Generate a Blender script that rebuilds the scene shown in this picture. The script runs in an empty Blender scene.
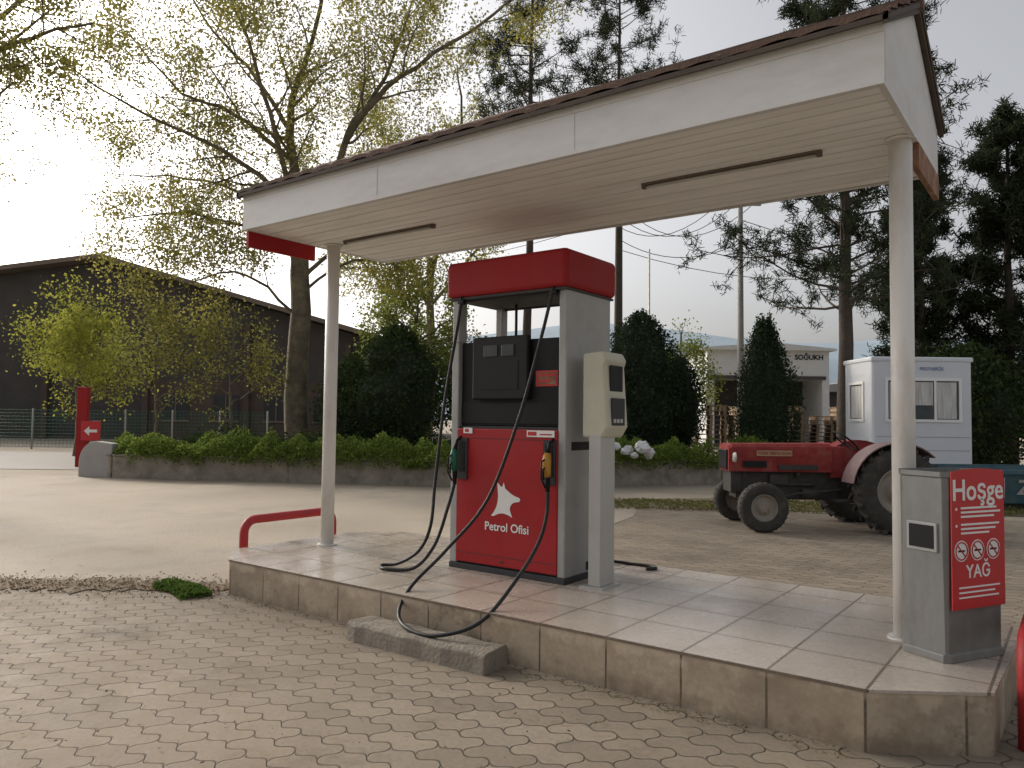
import bpy, math, random
import numpy as np
from mathutils import Vector, Matrix, noise

SC = bpy.context.scene
COL = SC.collection
rad = math.radians
TH = rad(36.6)
CT, ST = math.cos(TH), math.sin(TH)

def W(r, f, z=0.0):
    """yard axes (sideways r, depth f) -> world metres"""
    return Vector((CT*r-ST*f, ST*r+CT*f, z))

# ------------------------------------------------------------------ materials
def newmat(name):
    m = bpy.data.materials.new(name); m.use_nodes = True
    nt = m.node_tree
    bs = nt.nodes.get('Principled BSDF')
    return m, nt, bs

def N(nt, t, **kw):
    n = nt.nodes.new(t)
    for k, v in kw.items():
        setattr(n, k, v)
    return n

def pm(name, col, rough=.6, metal=0., var=.15, vs=3., bump=0., bs_=60., dirt=0., dcol=(.12,.09,.06), ds=1.5, spec=.5, coat=0., aniso=None):
    m, nt, b = newmat(name)
    tc = N(nt, 'ShaderNodeTexCoord')
    src = tc.outputs['Object']
    if aniso:
        mp = N(nt, 'ShaderNodeMapping'); mp.inputs['Scale'].default_value = aniso
        nt.links.new(src, mp.inputs['Vector']); src = mp.outputs[0]
    n1 = N(nt, 'ShaderNodeTexNoise'); n1.inputs['Scale'].default_value = vs; n1.inputs['Detail'].default_value = 8; n1.inputs['Roughness'].default_value = .65
    nt.links.new(src, n1.inputs['Vector'])
    r = N(nt, 'ShaderNodeMapRange'); r.inputs['From Min'].default_value = .3; r.inputs['From Max'].default_value = .7
    r.inputs['To Min'].default_value = 1-var; r.inputs['To Max'].default_value = 1+var
    nt.links.new(n1.outputs['Fac'], r.inputs['Value'])
    mx = N(nt, 'ShaderNodeVectorMath', operation='SCALE')
    mx.inputs[0].default_value = col
    nt.links.new(r.outputs[0], mx.inputs['Scale'])
    out = mx.outputs[0]
    if dirt > 0:
        n2 = N(nt, 'ShaderNodeTexNoise'); n2.inputs['Scale'].default_value = ds; n2.inputs['Detail'].default_value = 10; n2.inputs['Roughness'].default_value = .7
        nt.links.new(src, n2.inputs['Vector'])
        r2 = N(nt, 'ShaderNodeMapRange'); r2.inputs['From Min'].default_value = .48; r2.inputs['From Max'].default_value = .75
        r2.inputs['To Max'].default_value = dirt
        nt.links.new(n2.outputs['Fac'], r2.inputs['Value'])
        mm = N(nt, 'ShaderNodeMixRGB'); mm.inputs['Color2'].default_value = (*dcol, 1)
        nt.links.new(r2.outputs[0], mm.inputs['Fac']); nt.links.new(out, mm.inputs['Color1']); out = mm.outputs[0]
    nt.links.new(out, b.inputs['Base Color'])
    rr = N(nt, 'ShaderNodeMapRange'); rr.inputs['From Min'].default_value=.3; rr.inputs['From Max'].default_value=.7
    rr.inputs['To Min'].default_value = max(0, rough-.1); rr.inputs['To Max'].default_value = min(1, rough+.1)
    nt.links.new(n1.outputs['Fac'], rr.inputs['Value']); nt.links.new(rr.outputs[0], b.inputs['Roughness'])
    b.inputs['Metallic'].default_value = metal
    b.inputs['Specular IOR Level'].default_value = spec
    b.inputs['Coat Weight'].default_value = coat
    if bump > 0:
        n3 = N(nt, 'ShaderNodeTexNoise'); n3.inputs['Scale'].default_value = bs_; n3.inputs['Detail'].default_value = 6
        nt.links.new(src, n3.inputs['Vector'])
        bp = N(nt, 'ShaderNodeBump'); bp.inputs['Strength'].default_value = bump; bp.inputs['Distance'].default_value = .02
        nt.links.new(n3.outputs['Fac'], bp.inputs['Height']); nt.links.new(bp.outputs[0], b.inputs['Normal'])
    return m

def leafmat(name, c1, c2, trans=.35):
    m = bpy.data.materials.new(name); m.use_nodes = True
    nt = m.node_tree; nt.nodes.clear()
    g = N(nt, 'ShaderNodeNewGeometry')
    mx = N(nt, 'ShaderNodeMixRGB'); mx.inputs['Color1'].default_value = (*c1, 1); mx.inputs['Color2'].default_value = (*c2, 1)
    nt.links.new(g.outputs['Random Per Island'], mx.inputs['Fac'])
    d = N(nt, 'ShaderNodeBsdfDiffuse'); t = N(nt, 'ShaderNodeBsdfTranslucent')
    nt.links.new(mx.outputs[0], d.inputs['Color']); nt.links.new(mx.outputs[0], t.inputs['Color'])
    ms = N(nt, 'ShaderNodeMixShader'); ms.inputs['Fac'].default_value = trans
    nt.links.new(d.outputs[0], ms.inputs[1]); nt.links.new(t.outputs[0], ms.inputs[2])
    o = N(nt, 'ShaderNodeOutputMaterial'); nt.links.new(ms.outputs[0], o.inputs['Surface'])
    return m

def mathn(nt, op, a, b=None):
    n = N(nt, 'ShaderNodeMath', operation=op)
    for i, v in enumerate((a, b)):
        if v is None: continue
        if isinstance(v, (int, float)): n.inputs[i].default_value = v
        else: nt.links.new(v, n.inputs[i])
    return n.outputs[0]

def brickmat(name, c1, c2, cm, bw, bh, mortar, off=.5, shift=(0,0), wav=(0,0), uv=False, rough=.8, bump=.5,
             stain=(.5,.25), scol=(.08,.06,.045), veins=0., axes='XY', msmooth=.2, spec=.4, foot=0., patch=0.):
    m, nt, b = newmat(name)
    tc = N(nt, 'ShaderNodeTexCoord')
    sp = N(nt, 'ShaderNodeSeparateXYZ'); nt.links.new(tc.outputs['UV' if uv else 'Object'], sp.inputs[0])
    x = mathn(nt, 'ADD', sp.outputs[axes[0]], shift[0]); y = mathn(nt, 'ADD', sp.outputs[axes[1]], shift[1])
    x2, y2 = x, y
    if wav[0]:
        x2 = mathn(nt, 'ADD', x, mathn(nt, 'MULTIPLY', mathn(nt, 'SINE', mathn(nt, 'MULTIPLY', y, 2*math.pi/bh)), wav[0]))
    if wav[1]:
        y2 = mathn(nt, 'ADD', y, mathn(nt, 'MULTIPLY', mathn(nt, 'SINE', mathn(nt, 'MULTIPLY', x, 2*math.pi/(bw*.5))), wav[1]))
    cb = N(nt, 'ShaderNodeCombineXYZ'); nt.links.new(x2, cb.inputs[0]); nt.links.new(y2, cb.inputs[1])
    br = N(nt, 'ShaderNodeTexBrick'); br.offset = off; br.squash = 1
    br.inputs['Scale'].default_value = 1; br.inputs['Brick Width'].default_value = bw; br.inputs['Row Height'].default_value = bh
    br.inputs['Mortar Size'].default_value = mortar; br.inputs['Mortar Smooth'].default_value = msmooth
    br.inputs['Color1'].default_value = (*c1,1); br.inputs['Color2'].default_value = (*c2,1); br.inputs['Mortar'].default_value = (*cm,1)
    nt.links.new(cb.outputs[0], br.inputs['Vector'])
    out = br.outputs['Color']
    def nz(scale, det=8, rgh=.65):
        n = N(nt, 'ShaderNodeTexNoise'); n.inputs['Scale'].default_value = scale; n.inputs['Detail'].default_value = det; n.inputs['Roughness'].default_value = rgh
        nt.links.new(tc.outputs['Object'], n.inputs['Vector']); return n.outputs['Fac']
    def mix(fac, a, col, mode='MIX'):
        n = N(nt, 'ShaderNodeMixRGB', blend_type=mode); nt.links.new(fac, n.inputs['Fac']); nt.links.new(a, n.inputs['Color1']); n.inputs['Color2'].default_value = (*col,1); return n.outputs[0]
    def rng(v, a, c, o1, o2):
        n = N(nt, 'ShaderNodeMapRange'); n.inputs['From Min'].default_value=a; n.inputs['From Max'].default_value=c; n.inputs['To Min'].default_value=o1; n.inputs['To Max'].default_value=o2
        nt.links.new(v, n.inputs['Value']); return n.outputs[0]
    fine = nz(35)
    out = mix(rng(fine, .35, .7, 0, .4), out, (c1[0]*.5, c1[1]*.48, c1[2]*.45))
    out = mix(rng(nz(stain[0]), .42, .75, 0, stain[1]), out, scol)
    if patch:
        out = mix(rng(nz(1.6, 10, .75), .52, .66, 0, patch), out, (scol[0]*.7, scol[1]*.68, scol[2]*.65))
        out = mix(rng(nz(.22, 5, .6), .5, .68, 0, patch*.6), out, (c1[0]*1.15, c1[1]*1.08, c1[2]*.98))
    if veins:
        out = mix(rng(nz(5, 12, .75), .5, .62, 0, veins), out, (c1[0]*.6, c1[1]*.54, c1[2]*.48))
        out = mix(rng(nz(2.3, 12, .8), .55, .68, 0, veins*.8), out, (c1[0]*1.25, c1[1]*1.22, c1[2]*1.2))
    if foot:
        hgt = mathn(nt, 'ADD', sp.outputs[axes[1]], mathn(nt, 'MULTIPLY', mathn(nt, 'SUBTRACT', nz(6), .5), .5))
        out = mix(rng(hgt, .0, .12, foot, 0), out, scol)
        out = mix(rng(hgt, .25, .31, 0, .5), out, (c1[0]*1.2, c1[1]*1.2, c1[2]*1.2))
        out = mix(rng(nz(1.7, 6, .7), .62, .70, 0, .65), out, (.04,.038,.034))
    nt.links.new(out, b.inputs['Base Color'])
    nt.links.new(rng(nz(3), .3, .7, rough-.12, min(1, rough+.12)), b.inputs['Roughness'])
    b.inputs['Specular IOR Level'].default_value = spec
    bp = N(nt, 'ShaderNodeBump'); bp.inputs['Strength'].default_value = bump; bp.inputs['Distance'].default_value = .012
    h = mathn(nt, 'SUBTRACT', mathn(nt, 'MULTIPLY', fine, .35), br.outputs['Fac'])
    nt.links.new(h, bp.inputs['Height']); nt.links.new(bp.outputs[0], b.inputs['Normal'])
    return m

M = {}
M['white'] = pm('white_paint', (.62,.615,.60), .5, var=.08, vs=2, dirt=.5, dcol=(.33,.29,.24), ds=1.2, aniso=(.6,1,2))
M['soffit'] = pm('soffit_paint', (.82,.82,.79), .45, var=.08, dirt=.35, dcol=(.50,.46,.38), ds=1.6, aniso=(.4,2.5,1))
M['postw'] = pm('post_paint', (.73,.71,.67), .4, var=.06, dirt=.45, dcol=(.38,.28,.20), ds=4, aniso=(1,1,.4))
M['rooft'] = pm('roof_tile', (.12,.075,.055), .85, var=.4, vs=9, bump=.4)
M['roofedge'] = pm('roof_edge', (.075,.055,.042), .8, var=.4, vs=8)
M['red'] = pm('red_panel', (.36,.012,.016), .42, var=.1, vs=2, dirt=.25, ds=3, dcol=(.20,.05,.04), spec=.35)
M['red2'] = pm('red_canopy', (.32,.014,.016), .6, var=.12, vs=2, dirt=.25, ds=4, dcol=(.22,.06,.05), spec=.25)
M['redm'] = pm('red_tube', (.42,.025,.028), .55, var=.15, vs=6, dirt=.35, ds=8, dcol=(.2,.05,.03), bump=.1)
M['grey'] = pm('grey_metal', (.37,.37,.36), .5, .15, var=.1, vs=4, dirt=.35, dcol=(.22,.19,.15), ds=3)
M['steel'] = pm('bin_steel', (.22,.22,.21), .5, .4, var=.2, vs=5, dirt=.55, dcol=(.12,.10,.08), ds=4, aniso=(1,1,.5))
M['dgrey'] = pm('dark_grey', (.045,.045,.047), .6, var=.2, spec=.3)
M['black'] = pm('black_plastic', (.010,.010,.011), .5, var=.25, vs=8, spec=.25)
M['hose'] = pm('hose_rubber', (.02,.02,.02), .5, var=.3, vs=10, spec=.35)
M['lcd'] = pm('lcd_glass', (.035,.04,.04), .2, var=.1)
M['cream'] = pm('cream_housing', (.52,.51,.40), .45, var=.06, vs=5, dirt=.25, dcol=(.3,.26,.18))
M['pillar'] = pm('light_pillar', (.46,.45,.42), .5, .1, var=.08, dirt=.35, dcol=(.26,.22,.17))
M['whitep'] = pm('white_letters', (.78,.78,.75), .5, var=.04)
M['nameplate'] = pm('yellowed_plate', (.40,.26,.16), .7, var=.2, vs=12)
M['namelet'] = pm('faded_red_letters', (.30,.05,.04), .7, var=.1)
M['bluelet'] = pm('blue_letters', (.18,.25,.42), .6, var=.05)
M['signred'] = pm('sign_red', (.50,.025,.028), .45, var=.08)
M['green'] = pm('green_grip', (.01,.12,.07), .45, var=.1)
M['yellow'] = pm('yellow_grip', (.50,.25,.03), .45, var=.1)
M['conc'] = pm('concrete', (.26,.225,.18), .9, var=.25, vs=8, bump=.6, bs_=40, dirt=.6, dcol=(.11,.09,.07), ds=4)
M['stone'] = pm('wall_stone', (.28,.25,.205), .9, var=.35, vs=3, bump=.8, bs_=12, dirt=.65, dcol=(.10,.095,.065), ds=2)
M['soil'] = pm('soil', (.19,.145,.095), 1, var=.3, vs=8, bump=.8, bs_=20, dirt=.5, dcol=(.10,.10,.045), ds=2)
M['groundm'] = pm('yard_ground', (.33,.285,.22), .95, var=.25, vs=.3, bump=.3, bs_=15, dirt=.5, dcol=(.2,.18,.12), ds=.12)
M['apron'] = pm('concrete_apron', (.37,.315,.245), .85, var=.25, vs=1.0, bump=.35, bs_=25, dirt=.85, dcol=(.18,.14,.10), ds=.5)
M['road'] = pm('road_surface', (.30,.285,.265), .85, var=.12, vs=.6, bump=.1, dirt=.3, dcol=(.2,.18,.15), ds=.3)
M['paver'] = brickmat('paving_blocks', (.31,.258,.195), (.22,.183,.14), (.095,.077,.056), .30, .15, .007, wav=(.016,.02), bump=.85, stain=(.45,.7), scol=(.125,.10,.073), msmooth=.8, patch=.55)
M['tiletop'] = brickmat('island_tiles', (.56,.49,.415), (.46,.40,.34), (.13,.10,.075), .45, .45, .008, off=0, shift=(.81+45,-3.82+45), rough=.26, bump=.12, veins=.2, stain=(1.2,.35), scol=(.30,.235,.175), spec=.5)
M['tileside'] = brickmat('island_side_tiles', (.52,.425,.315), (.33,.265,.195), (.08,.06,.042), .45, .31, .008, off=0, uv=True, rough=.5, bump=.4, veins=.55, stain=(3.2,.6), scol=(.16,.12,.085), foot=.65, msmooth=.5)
M['bark'] = pm('bark_plane', (.13,.11,.075), .95, var=.4, vs=3, bump=.7, bs_=12, dirt=.6, dcol=(.26,.235,.13), ds=3)
M['barkp'] = pm('bark_pine', (.08,.064,.052), .95, var=.35, vs=4, bump=.8, bs_=10)
M['dark'] = pm('dark_cladding', (.062,.055,.05), .8, var=.3, vs=1)
M['brickr'] = pm('dull_brown_wall', (.085,.062,.05), .85, var=.3, vs=1.5)
M['glassd'] = pm('dark_glass', (.07,.085,.09), .1, var=.1)
M['cabin'] = pm('cabin_white', (.63,.66,.71), .5, var=.04, dirt=.2, dcol=(.42,.40,.37))
M['frame'] = pm('window_frame_white', (.82,.82,.82), .5, var=.03)
M['curtain'] = pm('curtain', (.52,.52,.51), .7, var=.4, vs=3, aniso=(6,6,.4))
M['bldw'] = pm('hall_white', (.60,.61,.61), .6, var=.06, dirt=.2, dcol=(.35,.33,.3), ds=.4)
M['trred'] = pm('tractor_red', (.27,.04,.037), .75, var=.3, vs=5, dirt=.75, dcol=(.20,.115,.09), ds=5, spec=.2)
M['trpink'] = pm('tractor_faded_red', (.23,.155,.15), .7, var=.25, vs=5, dirt=.6, dcol=(.17,.14,.125), ds=4)
M['engine'] = pm('engine_grime', (.06,.055,.05), .7, .3, var=.4, vs=9, bump=.5, bs_=20)
M['tyre'] = pm('tyre_rubber', (.04,.037,.033), .85, var=.3, vs=10, dirt=.5, dcol=(.15,.13,.1), ds=6)
M['rim'] = pm('rim_paint', (.30,.27,.23), .6, .2, var=.2, vs=7, dirt=.5, dcol=(.2,.08,.05), ds=5)
M['skip'] = pm('skip_blue', (.045,.12,.15), .65, var=.3, vs=3, dirt=.6, dcol=(.12,.09,.065), ds=3)
M['wood'] = pm('pallet_wood', (.26,.19,.12), .9, var=.4, vs=2)
M['rust'] = pm('rusty_board', (.22,.10,.05), .8, var=.4, vs=10, dirt=.6, dcol=(.5,.42,.33), ds=6)
M['hill'] = pm('far_hill', (.26,.33,.39), 1, var=.12, vs=.02)  # pale blue-grey: distance haze is mixed into the hill colour
M['polec'] = pm('pole_concrete', (.36,.35,.33), .9, var=.1)
M['polew'] = pm('pole_wood', (.13,.10,.08), .9, var=.2)
M['wire'] = pm('wire_black', (.03,.03,.03), .6)
M['roofr'] = pm('warehouse_roof', (.18,.14,.11), .85, var=.2, vs=.5)
L = {}
L['plane'] = leafmat('leaves_plane', (.40,.37,.10), (.19,.185,.055), .5)
L['yellow'] = leafmat('leaves_yellow', (.38,.38,.07), (.19,.215,.045), .5)
L['young'] = leafmat('leaves_young', (.27,.265,.075), (.12,.13,.038), .45)
L['light'] = leafmat('leaves_light', (.28,.32,.085), (.13,.165,.045), .45)
L['darkg'] = leafmat('leaves_dark', (.065,.092,.035), (.03,.046,.02), .25)
L['cyp'] = leafmat('leaves_cypress', (.052,.075,.04), (.024,.04,.023), .2)
L['pine'] = leafmat('needles_pine', (.06,.075,.042), (.03,.04,.024), .25)
L['hedge'] = leafmat('leaves_hedge', (.24,.31,.07), (.085,.13,.03), .45)
L['grass'] = leafmat('grass_blades', (.15,.19,.05), (.20,.16,.08), .3)
L['weed'] = leafmat('weed_leaves', (.12,.20,.04), (.07,.11,.03), .35)
L['litter'] = leafmat('dry_leaves', (.24,.165,.10), (.12,.085,.05), .1)
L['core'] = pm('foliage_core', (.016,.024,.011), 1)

# ------------------------------------------------------------------ builders
class B:
    def __init__(s):
        s.v=[]; s.f=[]; s.mi=[]; s.uv=[]; s.m=0; s.sm=[]; s.smooth=False
    def face(s, idx, uv=None):
        s.f.append(tuple(idx)); s.mi.append(s.m); s.uv.append(uv); s.sm.append(s.smooth)
    def poly(s, pts, uv=None):
        i=len(s.v); s.v += [tuple(p) for p in pts]; s.face(range(i,i+len(pts)), uv)
    def box(s, x0,x1,y0,y1,z0,z1, mat=None):
        i=len(s.v)
        vs=[(x0,y0,z0),(x1,y0,z0),(x1,y1,z0),(x0,y1,z0),(x0,y0,z1),(x1,y0,z1),(x1,y1,z1),(x0,y1,z1)]
        if mat is not None: vs=[tuple(mat@Vector(p)) for p in vs]
        s.v+=vs
        for q in ((0,3,2,1),(4,5,6,7),(0,1,5,4),(1,2,6,5),(2,3,7,6),(3,0,4,7)): s.face([i+k for k in q])
        return s
    def prism(s, pts, d):
        n=len(pts); i=len(s.v); d=Vector(d)
        s.v+=[tuple(p) for p in pts]+[tuple(Vector(p)+d) for p in pts]
        s.face([i+n-1-k for k in range(n)]); s.face([i+n+k for k in range(n)])
        for k in range(n):
            a=i+k; b=i+(k+1)%n; s.face((a,b,b+n,a+n))
        return s
    def tube(s, pts, rs, n=8, caps=True):
        pts=[Vector(p) for p in pts]
        if isinstance(rs,(int,float)): rs=[rs]*len(pts)
        up=None; base=len(s.v)
        for k,p in enumerate(pts):
            if k==0: t=pts[1]-pts[0]
            elif k==len(pts)-1: t=pts[-1]-pts[-2]
            else: t=pts[k+1]-pts[k-1]
            t.normalize()
            if up is None:
                up=Vector((0,0,1)) if abs(t.z)<.9 else Vector((1,0,0))
            a=t.cross(up)
            if a.length<1e-5: a=t.cross(Vector((0,1,0)))
            a.normalize(); b=a.cross(t); b.normalize(); up=b
            for j in range(n):
                an=2*math.pi*j/n
                s.v.append(tuple(p+a*(math.cos(an)*rs[k])+b*(math.sin(an)*rs[k])))
        sm=s.smooth; s.smooth=True
        for k in range(len(pts)-1):
            for j in range(n):
                j2=(j+1)%n
                s.face((base+k*n+j, base+(k+1)*n+j, base+(k+1)*n+j2, base+k*n+j2))
        s.smooth=sm
        if caps:
            s.face([base+j for j in range(n)]); e=base+(len(pts)-1)*n
            s.face([e+n-1-j for j in range(n)])
        return s
    def cyl(s,p0,p1,r0,r1=None,n=16):
        return s.tube([p0,p1],[r0,r0 if r1 is None else r1],n)
    def lathe(s, prof, c, n=28):
        base=len(s.v); k=len(prof)
        for j in range(n):
            a=2*math.pi*j/n
            for r,y in prof: s.v.append((c[0]+r*math.cos(a), c[1]+y, c[2]+r*math.sin(a)))
        sm=s.smooth; s.smooth=True
        for j in range(n):
            j2=(j+1)%n
            for i in range(k-1): s.face((base+j*k+i, base+j2*k+i, base+j2*k+i+1, base+j*k+i+1))
        s.smooth=sm
        return s

def smoothpath(pts, sub=6):
    P=[Vector(p) for p in pts]; out=[]
    for i in range(len(P)-1):
        p0=P[max(i-1,0)]; p1=P[i]; p2=P[i+1]; p3=P[min(i+2,len(P)-1)]
        for k in range(sub):
            t=k/sub
            out.append(.5*((2*p1)+(-p0+p2)*t+(2*p0-5*p1+4*p2-p3)*t*t+(-p0+3*p1-3*p2+p3)*t**3))
    out.append(P[-1]); return out

def obj(name, b, mats, parent=None, bevel=0, label=None, seg=2, loc=None, rotz=0):
    me=bpy.data.meshes.new(name); me.from_pydata(b.v,[],b.f)
    for m in (mats if isinstance(mats,(list,tuple)) else [mats]): me.materials.append(m)
    me.polygons.foreach_set('material_index', b.mi)
    me.polygons.foreach_set('use_smooth', b.sm)
    if any(u is not None for u in b.uv):
        uvl=me.uv_layers.new(name='UVMap')
        for p,u in zip(me.polygons,b.uv):
            if u is not None:
                for li,c in zip(p.loop_indices,u): uvl.data[li].uv=c
    me.update()
    o=bpy.data.objects.new(name, me); COL.objects.link(o)
    if parent: o.parent=parent
    if loc is not None: o.location=loc
    o.rotation_euler=(0,0,rotz)
    if bevel:
        md=o.modifiers.new('bevel','BEVEL'); md.width=bevel; md.segments=seg; md.limit_method='ANGLE'; md.angle_limit=rad(40)
    if label: o['label']=label
    return o

def thing(name, label, cat, loc=(0,0,0), rotz=0, group=None):
    o=bpy.data.objects.new(name,None); COL.objects.link(o); o.location=loc; o.rotation_euler=(0,0,rotz)
    o.empty_display_size=.2
    o['label']=label; o['category']=cat
    if group: o['group']=group
    return o

def tag(o,label,cat,group=None,kind=None):
    o['label']=label; o['category']=cat
    if group: o['group']=group
    if kind: o['kind']=kind
    return o

def structure(o, label=None):
    o['kind']='structure'
    o['label']=label or o.name.replace('_',' ')
    o['category']=o.name.split('.')[0].replace('_',' ')
    return o

def text(s, size, mat, parent, loc, rot, name='lettering', ext=.001, align='CENTER', bold=0.):
    c=bpy.data.curves.new('t','FONT'); c.body=s; c.size=size; c.extrude=ext; c.align_x=align; c.align_y='CENTER'; c.offset=bold
    c.resolution_u=3
    t=bpy.data.objects.new('t',c); COL.objects.link(t)
    bpy.context.view_layer.update()
    dg=bpy.context.evaluated_depsgraph_get()
    me=bpy.data.meshes.new_from_object(t.evaluated_get(dg))
    bpy.data.objects.remove(t); me.materials.clear(); me.materials.append(mat)
    o=bpy.data.objects.new(name,me); COL.objects.link(o); o.parent=parent; o.location=loc; o.rotation_euler=rot
    return o

def sheet(name, pts, z, mat):
    b=B(); b.poly([(p[0],p[1],z) for p in pts]); return structure(obj(name,b,mat))

# ------------------------------------------------------------------ foliage
def quadmesh(name, V, mats, parent=None, extra=None):
    n=len(V); verts=V.reshape(-1,3)
    ev=[];ef=[]
    if extra: ev=extra.v; ef=extra.f
    me=bpy.data.meshes.new(name)
    if ef:
        allv=[tuple(p) for p in verts]+list(ev)
        off=len(verts)
        faces=[(4*i,4*i+1,4*i+2,4*i+3) for i in range(n)]+[tuple(off+k for k in f) for f in ef]
        me.from_pydata(allv,[],faces)
        mi=[0]*n+[1]*len(ef)
    else:
        me.vertices.add(4*n); me.vertices.foreach_set('co', verts.astype(np.float32).ravel())
        me.loops.add(4*n); me.loops.foreach_set('vertex_index', np.arange(4*n,dtype=np.int32))
        me.polygons.add(n); me.polygons.foreach_set('loop_start', np.arange(0,4*n,4,dtype=np.int32))
        try: me.polygons.foreach_set('loop_total', np.full(n,4,dtype=np.int32))
        except Exception: pass
        mi=[0]*n
    for m in mats: me.materials.append(m)
    me.polygons.foreach_set('material_index', mi)
    me.update(calc_edges=True)
    o=bpy.data.objects.new(name,me); COL.objects.link(o)
    if parent: o.parent=parent
    return o

def leafquads(C, size, rs, asp=.6, sv=.4):
    n=len(C)
    a=rs.normal(size=(n,3)); a/=np.linalg.norm(a,axis=1)[:,None]
    r=rs.normal(size=(n,3)); b=np.cross(a,r); b/=np.linalg.norm(b,axis=1)[:,None]+1e-9
    s=(size*(1+sv*rs.uniform(-1,1,n)))[:,None]
    return np.stack([C-a*s*.5, C+b*s*.5*asp, C+a*s*.5, C-b*s*.5*asp],axis=1)

def needlequads(C, length, width, k, rs, up=.3):
    n=len(C); C=np.repeat(C,k,axis=0)
    d=rs.normal(size=(n*k,3)); d[:,2]+=up; d/=np.linalg.norm(d,axis=1)[:,None]
    r=rs.normal(size=(n*k,3)); b=np.cross(d,r); b/=np.linalg.norm(b,axis=1)[:,None]+1e-9
    l=(length*rs.uniform(.6,1.2,n*k))[:,None]
    C=C+rs.normal(size=C.shape)*length*.35
    return np.stack([C-b*width*.5, C+b*width*.5, C+d*l+b*width*.25, C+d*l-b*width*.25],axis=1)

def rvec(rn): 
    return Vector((rn.gauss(0,1),rn.gauss(0,1),rn.gauss(0,1))).normalized()

def grow(b,tips,p,d,Ln,r,depth,rn,up=.06,wob=.22,kids=(0,4,6,8),kr=.5,step=.45):
    n=max(3,int(Ln/step)); st=Ln/n; pts=[Vector(p)]; dirs=[]
    d=Vector(d).normalized()
    for i in range(n):
        d=(d+rvec(rn)*wob+Vector((0,0,up))).normalized(); dirs.append(d.copy()); pts.append(pts[-1]+d*st)
    rs=[max(.004,r*(1-.75*i/n)) for i in range(n+1)]
    b.tube(pts,rs,[3,4,5,7,8][min(depth,4)],caps=False)
    if depth==0: tips.extend(pts[1:]); return
    if depth==1: tips.append(pts[-1])
    branchlets(b,tips,pts,dirs,rs,Ln,depth,rn,up,wob,kids,kr,step)

def branchlets(b,tips,pts,dirs,rs,Ln,depth,rn,up,wob,kids,kr,step,f0=.25):
    for k in range(kids[depth]):
        t=f0+(1-f0)*(k+rn.random())/kids[depth]
        x=min(t*(len(pts)-1),len(pts)-1.001); i=int(x)
        pp=pts[i].lerp(pts[i+1],x-i); dd=dirs[min(i,len(dirs)-1)]
        q=rvec(rn); side=(q-dd*q.dot(dd)).normalized()
        nd=(dd*rn.uniform(.4,.9)+side*.8).normalized()
        grow(b,tips,pp,nd,Ln*kr*rn.uniform(.6,1.15)*(1.15-.4*t),max(.005,rs[i]*.5),depth-1,rn,up,wob,kids,kr,step)

def tree(name,label,loc,limbs,leafm,barkm,seed,nleaf,lsize,kids=(0,4,6,9),spread=.12,group=None,kr=.5,up=.05,asp=.65):
    rn=random.Random(seed); rs=np.random.RandomState(seed)
    T=thing(name,label,'tree',loc,TH,group)
    b=B(); tips=[]
    for (pts,r0,r1,dep,Ls) in limbs:
        P=smoothpath(pts,4); n=len(P)
        P=[p+rvec(rn)*.05 if 0<i<n-1 else p for i,p in enumerate(P)]
        R=[r0+(r1-r0)*i/(n-1) for i in range(n)]
        b.tube(P,R,10 if r0>.1 else 7)
        if dep is not None:
            dirs=[(P[i+1]-P[i]).normalized() for i in range(n-1)]
            branchlets(b,tips,P,dirs,R,Ls/kr,dep+1,rn,up,.22,tuple(kids),kr,.4)
    obj('trunk',b,barkm,T)
    C=np.array([tuple(t) for t in tips])
    C=np.repeat(C,nleaf,axis=0); C=C+rs.normal(size=C.shape)*spread
    quadmesh('crown',leafquads(C,lsize,rs,asp),[leafm],T)
    return T

def bush(name,label,cat,loc,rx,h,z0,n,lsize,leafm,seed,shape='round',trunk=.08,group=None,core=.66,lump=.5):
    rs=np.random.RandomState(seed)
    T=thing(name,label,cat,loc,TH,group)
    b=B(); b.tube([(0,0,-.1),(.02,0,z0*.5+.2),(0,.02,z0+h*.5)],[trunk,trunk*.8,trunk*.4],7); obj('trunk',b,M['barkp'],T)
    def prof(t):
        if shape=='thuja': return math.sin(math.pi*min(1,max(0,t*.86+.10)))**.7*(1.15-.5*t)
        if shape=='oval': return math.sin(math.pi*min(1,max(0,t*.93+.06)))**.6
        return math.sqrt(max(.0,1-(2*t-1)**2))
    def rr(t,a):
        nz=noise.noise(Vector((math.cos(a)*1.6,math.sin(a)*1.6,t*h*.9+seed)))+.6*noise.noise(Vector((math.cos(a)*4,math.sin(a)*4,t*h*2+seed)))
        return rx*prof(t)*(1+lump*nz)
    C=[]
    for i in range(n):
        t=rs.rand(); a=rs.rand()*2*math.pi; q=rs.uniform(.5,1.04)
        if rs.rand()<.12: q*=rs.uniform(1.05,1.28)
        R=rr(t,a)*q; C.append((R*math.cos(a),R*math.sin(a),z0+t*h*(1+.08*noise.noise(Vector((a*2,seed,0))))+rs.normal()*.07))
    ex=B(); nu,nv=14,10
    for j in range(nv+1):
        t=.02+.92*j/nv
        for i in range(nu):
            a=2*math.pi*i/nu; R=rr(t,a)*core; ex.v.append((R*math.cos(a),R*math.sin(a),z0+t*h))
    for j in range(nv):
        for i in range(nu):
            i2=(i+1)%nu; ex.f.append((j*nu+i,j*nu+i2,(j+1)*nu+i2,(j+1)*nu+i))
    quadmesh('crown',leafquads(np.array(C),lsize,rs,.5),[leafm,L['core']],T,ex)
    return T

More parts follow.
